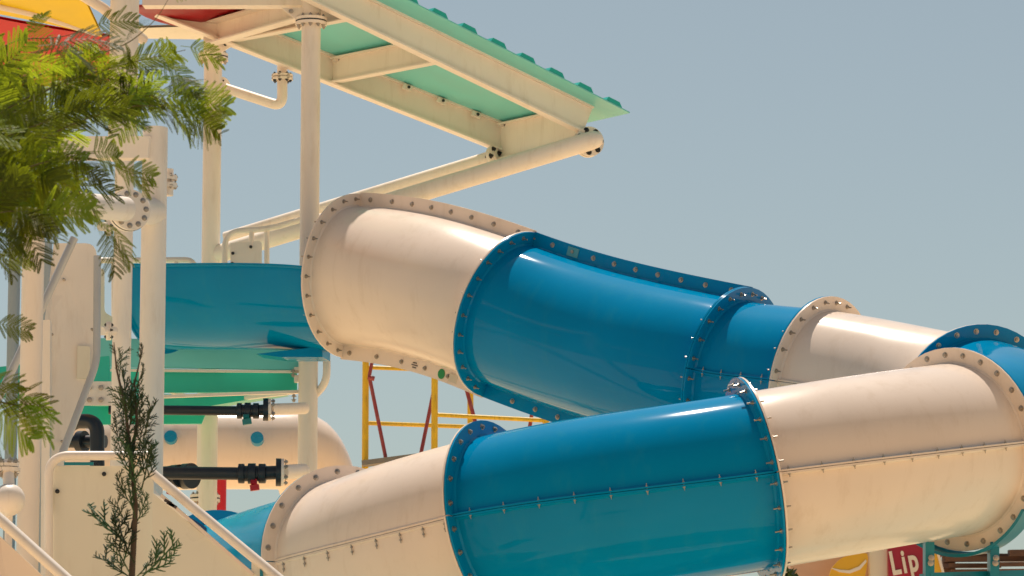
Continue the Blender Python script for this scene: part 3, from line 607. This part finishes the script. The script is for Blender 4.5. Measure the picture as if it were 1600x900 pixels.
# what shows through the gap under that handrail: a pale gutter and a navy sheet
o = thing('gutter_board', 'pale board with a navy end seen through the gap under the slanting handrail', 'board', at(300, 860, 25))
mb = MB(); prism(mb, [at(240, 765, 25.5), at(300, 812, 25.5), at(300, 850, 25.5), at(240, 800, 25.5)], (0, .05, 0)); f = build('board', mb, mat('white board', (.72, .70, .70), .5), o, smooth=0)
mb = MB(); prism(mb, [at(294, 806, 25.44), at(322, 824, 25.44), at(322, 870, 25.44), at(294, 850, 25.44)], (0, .1, 0)); build('end_sheet', mb, M['navy'], o, smooth=0, label='navy end')
o = thing('stair_guard', 'peach stair guard with slanting handrail in the bottom left corner', 'railing', at(40, 900, 21))
mb = MB(); sweep(mb, [at(-60, 760, 21.2), at(12, 822, 21.1), at(160, 955, 20.9)], 9 * mpp(21), 18); build('hand_rail', mb, M['steel'], o)
mb = MB(); prism(mb, [at(-80, 780, 21.3), at(0, 838, 21.3), at(110, 940, 21.1), at(110, 1680, 21.1), at(-80, 1680, 21.3)], (0, .03, 0)); build('infill_panel', mb, M['white'], o, smooth=0)
o = thing('ball_cap', 'smooth cream ball at the left edge above the corner handrail', 'ball', at(14, 781, 21.5))
mb = MB(); ball(mb, at(14, 781, 21.5), 25.5 * mpp(21.5), 32, 20); build('ball', mb, M['steel'], o, smooth=80)
q = at(14, 800, 21.55); mb = MB(); cyl(mb, (q.x, q.y, 0), q, 6 * mpp(21.5), 18); build('post', mb, M['steel'], o)
mb = MB(); cyl(mb, at(14, 762, 21.5), at(12, 722, 21.6), 9 * mpp(21.5), 18); disc(mb, at(10, 734, 21.6), (0, 0, 1), 22 * mpp(21.5), .025, 28); disc(mb, at(10, 727, 21.6), (0, 0, 1), 20 * mpp(21.5), .02, 28); f = build('mount', mb, M['steel'], o, smooth=30)
ring_bolts(f, at(10, 731, 21.6), (0, 0, 1), 15 * mpp(21.5), 6, COLB)
# low cream pipe ends seen through the conifer
o = thing('pipe_stub', 'rounded cream pipe end seen between the conifer twigs', 'pipe', at(205, 680, 27.4))
mb = MB(); ball(mb, at(206, 682, 27.4), 13 * mpp(27.4), 20, 14, 1, 1, 1.5); build('pipe_end', mb, M['white'], o, smooth=80)

# ------------------------------------------------------------------ scaffold
o = thing('scaffold', 'worn yellow scaffold frame with maroon braces behind the slide', 'scaffold', at(640, 700, 36)); S = 36.0
def tubes(name, a, b, r, m, Y0=S, Y1=None):
    mb = MB(); cyl(mb, at(*a, Y0), at(*b, Y1 or Y0), r * mpp(Y0), 16); return build(name, mb, M[m], o)
def post(x, top, r, Y): p = at(x, 640, Y); mb = MB(); cyl(mb, (p.x, p.y, 0), (p.x, p.y, at(x, top, Y).z), r * mpp(Y), 18); return build('post', mb, M['scaff'], o)
post(571, 470, 5.2, S); post(679, 470, 5.2, S - .3); post(735, 470, 4.8, S + 1.2); post(853, 560, 5.2, S - .3)
tubes('ledger', (571, 574), (679, 578), 3.2, 'scaff'); tubes('ledger', (571, 661), (736, 667), 3.4, 'scaff', S, S + 1.2); tubes('ledger', (679, 648), (853, 657), 3.4, 'scaff', S - .3)
tubes('brace', (590, 520), (577, 588), 2.8, 'brace', S - .15); tubes('brace', (577, 588), (604, 722), 3, 'brace', S - .15); tubes('brace', (692, 540), (655, 722), 3, 'brace', S + .1); tubes('brace', (724, 590), (748, 680), 3.2, 'brace', S + .8); tubes('brace', (837, 610), (824, 690), 3, 'brace', S - .1)
mb = MB(); bar(mb, at(566, 725, S - .1), at(760, 700, S - .1), .25, .05); build('plank', mb, M['plank'], o, smooth=0)
mb = MB(); cyl(mb, at(575, 589, S - .25), at(585, 592, S - .25), .025, 10); build('clamp', mb, M['brace'], o)

# ------------------------------------------------------------------ teal saddle under the front flange
A, B, fr67, _ = HALF[(6, 7)]; p, t, s, u = fr67[0]
o = thing('slide_support', 'teal painted steel saddle and frame under the front slide flange at the right', 'support', (p.x, p.y, 0))
mb = MB(); V = []; ns = 24
for j in range(ns + 1):
    a_ = -math.pi / 2 + R(52) * (2 * j / ns - 1); e = s * math.cos(a_) + u * math.sin(a_)
    for r_, z in ((.722, -.06), (.745, -.06), (.745, .09), (.722, .09)): V.append(p + e * r_ + t * z)
mb.add(V, [(j * 4 + k, j * 4 + (k + 1) % 4, (j + 1) * 4 + (k + 1) % 4, (j + 1) * 4 + k) for j in range(ns) for k in range(4)] + [(0, 1, 2, 3), (ns * 4 + 3, ns * 4 + 2, ns * 4 + 1, ns * 4)])
sd = build('saddle', mb, M['tealpaint'], o, smooth=30)
Ys = p.y + .02
for x in (1451, 1552):
    mb = MB(); bar(mb, at(x, 848, Ys - .05), at(x, 905, Ys - .05), 14 * mpp(Ys), .16, hint=Vector((0, 1, 0))); f = build('leg', mb, M['tealpaint'], o, smooth=0)
    put_bolt(f, at(x + 3, 880, Ys - .14), (0, 1, 0), STUB); put_bolt(f, at(x + 4, 872, Ys - .14), (0, 1, 0), STUB)
mb = MB(); bar(mb, at(1446, 908, Ys - .05), at(1720, 900, Ys + .4), .18, 24 * mpp(Ys)); build('cross_beam', mb, M['tealpaint'], o, smooth=0)
q = at(1500, 905, Ys); mb = MB(); cyl(mb, (q.x, q.y, 0), (q.x, q.y, q.z), .11, 24); build('post', mb, M['tealpaint'], o)

# ------------------------------------------------------------------ kiosk with boards, pergola, hedge
Yk = 38.0
k = thing('kiosk', 'pink kiosk wall with cream pilaster below the front slide', 'kiosk', (at(1310, 900, Yk).x, Yk, 0))
mb = MB(); a = at(1235, 872, Yk); b = at(1400, 872, Yk); prism(mb, [(a.x, Yk, 0), (b.x, Yk, 0), (b.x, Yk, at(1300, 852, Yk).z), (a.x, Yk, at(1300, 876, Yk).z)], (0, 2.5, 0)); build('wall', mb, M['kiosk'], k, smooth=0)
mb = MB(); c = at(1371, 870, Yk - .1); bar(mb, (c.x, c.y, 0), (c.x, c.y, at(1371, 835, Yk).z), 27 * mpp(Yk), .2, hint=Vector((0, 1, 0))); build('pilaster', mb, M['panel'], k, smooth=0)
o = thing('sign_board', 'crimson sign board with big white letters below the front slide', 'sign', at(1420, 960, Yk - .3))
pts = [at(1387, 835, Yk - .3), at(1470, 820, Yk - .3), at(1470, 960, Yk - .3), at(1390, 960, Yk - .3)]
mb = MB(); prism(mb, pts, (0, .06, 0)); bd = build('board', mb, M['signred'], o, smooth=0)
def text(parent, s_, px, py, Y, h, m, rot=0, shear=0.0, sp=1.0):
    cu = bpy.data.curves.new('lettering', 'FONT'); cu.body = s_; cu.size = h; cu.extrude = 0.006; cu.offset = 0.010; cu.shear = shear; cu.space_character = sp
    tmp = bpy.data.objects.new('tmp', cu); COL.objects.link(tmp); dg = bpy.context.evaluated_depsgraph_get(); me = bpy.data.meshes.new_from_object(tmp.evaluated_get(dg)); bpy.data.objects.remove(tmp)
    me.materials.append(m); ob = bpy.data.objects.new('lettering', me); COL.objects.link(ob); ob.parent = parent; ob.location = at(px, py, Y) - WL[parent]
    ob.scale = (.60, 1, 1); ob.rotation_euler = (math.pi / 2, -rot, 0); WL[ob] = at(px, py, Y); return ob
text(bd, 'Lip', 1394, 898, Yk - .315, .35, M['signwhite'], rot=R(10), shear=0.0, sp=1.22)
o = thing('banner', 'yellow leaf shaped banner with a white swoosh below the front slide', 'sign', at(1325, 960, Yk - .25))
mb = MB(); prism(mb, fillet([at(1290, 960, Yk - .3), at(1297, 890, Yk - .3), at(1315, 870, Yk - .3), at(1358, 862, Yk - .3), at(1354, 890, Yk - .3), at(1335, 960, Yk - .3)], .12, 5), (0, .05, 0)); bb = build('board', mb, M['signyellow'], o, smooth=0)
P1 = [(1299, 887), (1312, 890), (1327, 891), (1342, 885), (1353, 874)]; P2 = [(1354, 878), (1344, 890), (1328, 896), (1312, 894), (1299, 888)]
mb = MB(); prism(mb, [at(x, y, Yk - .312) for x, y in P1 + P2], (0, .008, 0)); build('swoosh', mb, M['signwhite'], bb, smooth=0)
o = thing('banner', 'narrow yellow curved board with white edge right of the teal support leg', 'sign', at(1468, 960, Yk - .2))
mb = MB(); prism(mb, fillet([at(1456, 850, Yk - .4), at(1465, 866, Yk - .4), at(1474, 900, Yk - .4), at(1478, 950, Yk - .4), at(1440, 950, Yk - .4)], .1, 4), (0, .05, 0)); f = build('board', mb, M['signyellow'], o, smooth=0)
mb = MB(); sweep(mb, [at(1456, 850, Yk - .41), at(1466, 866, Yk - .41), at(1475, 900, Yk - .41), at(1479, 950, Yk - .41)], .015, 8); build('edging', mb, M['signwhite'], f)
o = thing('pergola', 'dark wooden slatted pergola behind the teal support at the right', 'pergola', (at(1550, 900, 40).x, 40, 0)); Yp = 40.0
for (x0, y0, x1, y1, h) in ((1466, 867, 1578, 868, 5), (1475, 874, 1640, 873, 8), (1478, 884, 1560, 884, 7), (1485, 893, 1640, 892, 6), (1576, 864, 1640, 863, 9), (1560, 882, 1640, 881, 6)):
    mb = MB(); bar(mb, at(x0, y0, Yp), at(x1, y1, Yp + random.uniform(0, .3)), .12, h * mpp(Yp)); build('slat', mb, M['wood'], o, smooth=0)
for x in (1482, 1620):
    c = at(x, 880, Yp + .2); mb = MB(); bar(mb, (c.x, c.y, 0), (c.x, c.y, at(x, 868, Yp).z), .14, .14, hint=Vector((0, 1, 0))); build('post', mb, M['wood'], o, smooth=0)
# hedge
hd = thing('shrub', 'small patch of dark green shrub below the front slide', 'shrub', (at(1232, 900, 36).x, 36, 0))
mb = MB(); c0 = at(1225, 930, 36)
for i in range(1100):
    v = Vector(rng.normal(size=3)); v.normalize(); v *= random.uniform(.55, 1); p = Vector((c0.x + .03 + v.x * .17, 36 + v.y * .3, c0.z - .02 + v.z * .30)); d = Vector(rng.normal(size=3)).normalized(); e = d.cross(Vector(rng.normal(size=3))).normalized(); L = .05
    mb.add([p - d * L, p + e * L * .4, p + d * L, p - e * L * .4], [(0, 1, 2, 3)])
tag(build('foliage', mb, M['hedge'], hd, smooth=0), kind='stuff')
mb = MB(); cyl(mb, (c0.x, 36, 0), (c0.x, 36, c0.z), .05, 10); build('trunk', mb, M['bark'], hd)

# ------------------------------------------------------------------ feathery tree at the left
def frond_mesh(seed, pairs=9, L=0.34):
    r = random.Random(seed); V = []; F = []
    def tri(a, b, c, d): n = len(V); V.extend([a, b, c, d]); F.append((n, n + 1, n + 2, n + 3))
    def curve(t): return Vector((L * t, 0, 0.05 * math.sin(t * 2.2) - 0.13 * t * t))
    for i in range(10):      # rachis
        a = curve(i / 10); b = curve((i + 1) / 10); w = .0028 * (1 - i / 13)
        tri(a - Vector((0, w, 0)), b - Vector((0, w, 0)), b + Vector((0, w, 0)), a + Vector((0, w, 0)))
    for k in range(pairs):
        t = .2 + .8 * (k + .3) / pairs; c = curve(t); Lp = .165 * (math.sin(math.pi * (.18 + .72 * t)) ** .8) * r.uniform(.85, 1.1)
        for sd in (-1, 1):
            ang = R(62 - 26 * t + r.uniform(-6, 6)); d = Vector((math.cos(ang), sd * math.sin(ang), r.uniform(-.15, .12))).normalized(); droop = r.uniform(.15, .4)
            n = 21; prev = c
            for q in range(n):
                f = (q + .5) / n; p = c + d * (Lp * f) + Vector((0, 0, -droop * Lp * f * f)); ll = .0165 * (math.sin(math.pi * (.12 + .8 * f)) ** .7)
                for s2 in (-1, 1):
                    e = Vector((-d.y * s2 * .85 + d.x * .5, d.x * s2 * .85 + d.y * .5, -.12 + r.uniform(-.15, .15))).normalized(); wv = d * .0050
                    tri(p - wv, p + e * ll * .5 + d * .0010 - wv * 1.0, p + e * ll, p + e * ll * .5 + wv * 1.1)
            pe_ = c + d * Lp + Vector((0, 0, -droop * Lp)); w = Vector((-d.y, d.x, 0)) * .0014; tri(c - w, pe_ - w, pe_ + w, c + w)
    me = bpy.data.meshes.new('leaf_frond'); me.from_pydata([tuple(v) for v in V], [], F); me.materials.append(M['leaf']); me.update(); return me
FR = [frond_mesh(s) for s in range(5)]
YT = 15.0
tree = thing('mimosa_tree', 'leafy tree with feathery fern like leaves reaching in from the left edge', 'tree', (at(-260, 500, YT).x, YT, 0))
base = Vector((at(-260, 500, YT).x, YT, 0)); fork = Vector((base.x + .05, YT, at(0, 520, YT).z))
mb = MB(); sweep(mb, [base, base.lerp(fork, .5) + Vector((.05, 0, 0)), fork, fork + Vector((.05, .1, 1.2))], [.11, .09, .07, .04], 16); build('trunk', mb, M['bark'], tree, smooth=60)
nf = [0]
def frond(parent, p, d, size):
    if nf[0] >= 295: return
    c_ = p + d.normalized() * size * .2 - EYE; z_ = c_.dot(FW); fx = 800 + FPX * c_.dot(RT) / z_; fy = 450 - FPX * c_.dot(UP) / z_
    if random.random() < .85 and ((fx > 95 and 200 < fy < 262) or (fx > 125 and 300 < fy < 375) or fx > 330 or fy > 400 and fx > 60 or (60 < fx < 205 and 40 < fy < 95 and random.random() < .3)): return
    nf[0] += 1
    d = d.normalized(); q = d.to_track_quat('X', 'Z') @ Quaternion((1, 0, 0), random.choice((-1, 1)) * random.uniform(.35, 1.45)); ob = link_mesh('leaf_frond', random.choice(FR), None, parent, p, q); ob.scale = (size,) * 3
def branch(pix, r0, nfr, fsize, spread=1.0, dY=0.3, label=None):
    P = [at(x, y, YT + dy) for x, y, dy in pix]; P = fillet([fork - Vector((0, 0, .2))] + P, .5, 5); mb = MB(); n = len(P)
    sweep(mb, P, [r0 * (1 - .8 * i / (n - 1)) for i in range(n)], 8); b = build('branch', mb, M['twig'], tree, smooth=60)
    seg = [(P[i] - P[i - 1]).length for i in range(1, n)]; tot = sum(seg)
    for k in range(nfr):
        f = .30 + .70 * (k + random.random()) / nfr; dist = f * tot; i = 0
        while i < len(seg) - 1 and dist > seg[i]: dist -= seg[i]; i += 1
        p = P[i].lerp(P[i + 1], min(1, dist / seg[i])); t = (P[i + 1] - P[i]).normalized()
        side = Vector((random.gauss(.1, 1), random.gauss(0, .7), random.gauss(-.1, .7)))
        d = t * random.uniform(.3, 1.1) + side.normalized() * spread * .8 + Vector((.15, 0, -.15)); off = Vector(rng.normal(size=3)) * .025
        frond(b, p + off, d, fsize * random.uniform(.7, 1.1))
    frond(b, P[-1], P[-1] - P[-2], fsize)
# (pixel x, y, depth offset) along each limb
def limb(pix, nfr, fsize, r0=.007): branch(pix, r0, nfr, fsize * 1.08)
twig = [at(x, y, YT - .3) for x, y in ((-140, 560), (-80, 600), (-30, 622), (30, 634))]
mb = MB(); sweep(mb, fillet([fork - Vector((0, 0, .2))] + twig, .3, 4), .004, 6); tw = build('branch', mb, M['twig'], tree, smooth=60)
for x, y, dx, dz, sz in ((-30, 622, 1, .05, .8), (5, 630, 1, -.1, .66), (15, 632, .9, -.5, .72), (-25, 626, .8, -.6, .8), (-45, 612, 1, .3, .6), (-35, 640, .6, -.8, .7), (-10, 640, 1, -.3, .6)):
    frond(tw, at(x, y, YT - .3), Vector((dx, random.uniform(-.3, .1), dz)), sz)
limb([(-140, 440, -.2), (-90, 430, -.2), (-50, 415, -.2), (-15, 410, -.2)], 4, .45, .004)
limb([(-140, 480, -.2), (-90, 490, -.2), (-50, 500, -.2), (-15, 505, -.2)], 5, .45, .004)
limb([(-120, 330, 0), (-20, 200, -.1), (90, 130, 0), (170, 95, .1), (225, 120, .2), (300, 175, .2)], 26, .62)
limb([(-120, 300, .2), (-10, 150, .2), (100, 100, .3), (200, 70, .3), (245, 30, .3), (268, -10, .3)], 10, .42, .006)
limb([(-120, 300, .1), (0, 170, .1), (120, 120, .1), (215, 95, .1), (290, 78, .1)], 22, .55)
limb([(-120, 360, 0), (0, 250, 0), (120, 190, 0), (200, 165, .05), (262, 165, .1)], 26, .7)
limb([(-120, 380, -.2), (-20, 290, -.3), (70, 250, -.3), (150, 245, -.2), (235, 285, -.2)], 20, .62)
limb([(-120, 380, -.1), (-20, 310, -.1), (60, 270, 0), (130, 300, 0), (155, 350, 0)], 14, .6)
limb([(-120, 400, .1), (-20, 320, .2), (50, 300, .2), (115, 320, .2)], 18, .7)
limb([(-140, 420, -.3), (-60, 360, -.3), (0, 330, -.4), (45, 330, -.4)], 18, .72)
limb([(-120, 260, -.4), (-40, 150, -.5), (20, 90, -.5), (80, 75, -.5)], 18, .72)
limb([(-120, 240, .4), (-40, 110, .4), (20, 60, .4), (90, 60, .5), (140, 45, .5)], 14, .55)
limb([(-120, 340, .1), (0, 230, .1), (120, 160, .1), (220, 140, .1), (280, 170, .1)], 16, .55)
limb([(-120, 340, .4), (-40, 230, .5), (40, 170, .5), (120, 150, .5)], 13, .85)
limb([(-120, 360, -.1), (-50, 260, -.2), (10, 210, -.2), (75, 190, -.2)], 13, .9)
limb([(-130, 320, .2), (-60, 200, .3), (0, 150, .3), (60, 130, .3)], 13, .85)
limb([(-130, 380, .3), (-50, 300, .3), (10, 270, .3), (70, 275, .3)], 13, .85)
limb([(-130, 300, .5), (-60, 220, .6), (0, 200, .6), (40, 210, .6)], 13, .95)
# the leaf mass deeper in the crown, past what one can pick apart
def mass(n, cx, cy, rx, ry, y0, y1, size):
    Vs = []; Fs = []; k = 0
    data = [(np.array([v.co[:] for v in me.vertices]), np.array([p.vertices[:] for p in me.polygons])) for me in FR]
    for _ in range(n):
        a = random.random() * 2 * math.pi; q = math.sqrt(random.random()); p = at(cx + rx * q * math.cos(a), cy + ry * q * math.sin(a), YT + random.uniform(y0, y1))
        d = Vector((random.uniform(-.3, 1), random.gauss(0, .7), random.gauss(-.15, .5))).normalized(); m = (d.to_track_quat('X', 'Z') @ Quaternion((1, 0, 0), random.choice((-1, 1)) * random.uniform(.35, 1.45))).to_matrix()
        v, f = random.choice(data); Vs.append(v @ np.array(m).T * size * random.uniform(.8, 1.2) + np.array(p)); Fs.append(f + k); k += len(v)
    Vs = np.concatenate(Vs); Fs = np.concatenate(Fs); c = Vs.mean(0); me = bpy.data.meshes.new('foliage'); me.from_pydata((Vs - c).tolist(), [], Fs.tolist()); me.materials.append(M['leaf']); me.update()
    tag(link_mesh('foliage', me, None, tree, Vector(c)), kind='stuff')
mass(60, -15, 225, 85, 105, .3, .9, .8)

# ------------------------------------------------------------------ conifer sapling
def spray_mesh(seed):
    r = random.Random(seed); mb = MB()
    def seg(p, d, L, w, depth):
        n = 3; pts = [p]; q = p.copy(); dd = d.copy()
        for i in range(n): dd = (dd + Vector((0, 0, .10)) + Vector((r.gauss(0, .06), r.gauss(0, .06), r.gauss(0, .05)))).normalized(); q = q + dd * (L / n); pts.append(q.copy())
        sweep(mb, pts, [w, w * 1.05, w * .95, w * .45], 5)
        if depth:
            for k in range(6):
                f = .18 + .76 * k / 6; i = min(n - 1, int(f * n)); b = pts[i].lerp(pts[i + 1], f * n - i); side = 1 if k % 2 else -1
                ax = (pts[i + 1] - pts[i]).normalized(); sv = ax.cross(Vector((0, 1, 0))).normalized() * side
                seg(b, (ax * .75 + sv * .6 + Vector((0, r.gauss(0, .25), .1))).normalized(), L * r.uniform(.36, .55) * (1 - .3 * f), w * .9, depth - 1)
    seg(Vector((0, 0, 0)), Vector((1, 0, 0.15)), .34, .0056, 2)
    me = bpy.data.meshes.new('spray'); me.from_pydata([tuple(v) for v in mb.v], [], mb.f); me.polygons.foreach_set('use_smooth', [True] * len(me.polygons)); me.materials.append(M['thuja']); me.update(); return me
SP = [spray_mesh(s) for s in range(4)]
YC = 17.0
b0 = at(208, 900, YC); con = thing('conifer_sapling', 'thin dark green conifer sapling in front of the stair landing', 'tree', (b0.x, YC, 0))
mb = MB(); tp = [Vector((b0.x + .03, YC, 0)), at(206, 900, YC), at(212, 790, YC), at(203, 700, YC), at(196, 640, YC), at(182, 575, YC), at(178, 535, YC)]
sweep(mb, tp, [.04, .016, .012, .009, .007, .005, .002], 10); build('trunk', mb, M['bark'], con, smooth=60)
mb = MB(); tp2 = [at(205, 720, YC), at(214, 660, YC + .05), at(210, 600, YC + .05), at(224, 540, YC + .05)]; sweep(mb, tp2, [.01, .008, .005, .002], 8); build('stem', mb, M['bark'], con, smooth=60)
def spray(x, y, ang, size, dy=None):
    d = Vector((math.cos(R(ang)), random.uniform(-.35, .35), math.sin(R(ang)))).normalized(); q = d.to_track_quat('X', 'Z') @ Quaternion((1, 0, 0), random.gauss(0, .6))
    ob = link_mesh('spray', random.choice(SP), None, con, at(x, y, YC + (random.uniform(-.1, .1) if dy is None else dy)), q); ob.scale = (size,) * 3
spots = [(208, 905, 150, .8), (206, 895, 130, .7), (205, 880, 140, 1.0), (212, 905, 40, .9), (214, 890, 52, .8), (214, 900, 30, 1.05), (204, 850, 145, .95), (206, 830, 135, .85), (214, 820, 60, .8), (216, 800, 55, .75), (204, 790, 128, .7),
         (208, 770, 120, .75), (216, 765, 60, .7), (206, 750, 105, .7), (214, 740, 65, .75), (204, 730, 115, .75), (210, 720, 80, .7), (216, 715, 58, .6), (200, 700, 110, .7), (206, 690, 85, .7), (214, 680, 70, .65), (198, 660, 105, .6), (212, 660, 80, .65),
         (194, 640, 95, .6), (190, 620, 110, .4), (184, 590, 95, .4), (214, 630, 75, .5), (212, 605, 70, .35), (218, 570, 75, .35), (222, 550, 60, .22), (180, 560, 95, .3), (200, 640, 80, .5), (222, 690, 72, .6), (228, 730, 60, .5), (196, 720, 112, .5),
         (210, 740, 95, .7), (212, 790, 85, .6), (208, 810, 100, .6), (188, 690, 100, .5), (226, 705, 75, .5), (205, 670, 95, .6), (216, 745, 50, .6), (222, 660, 78, .5), (192, 665, 98, .5), (205, 710, 92, .6), (213, 700, 80, .6)]
for i, sp_ in enumerate(spots):
    if i % 5 != 4: spray(sp_[0] + random.gauss(0, 3), sp_[1], sp_[2] + random.gauss(0, 8), sp_[3] * random.uniform(.7, 1.2) * (.85 if sp_[1] > 780 else .9))
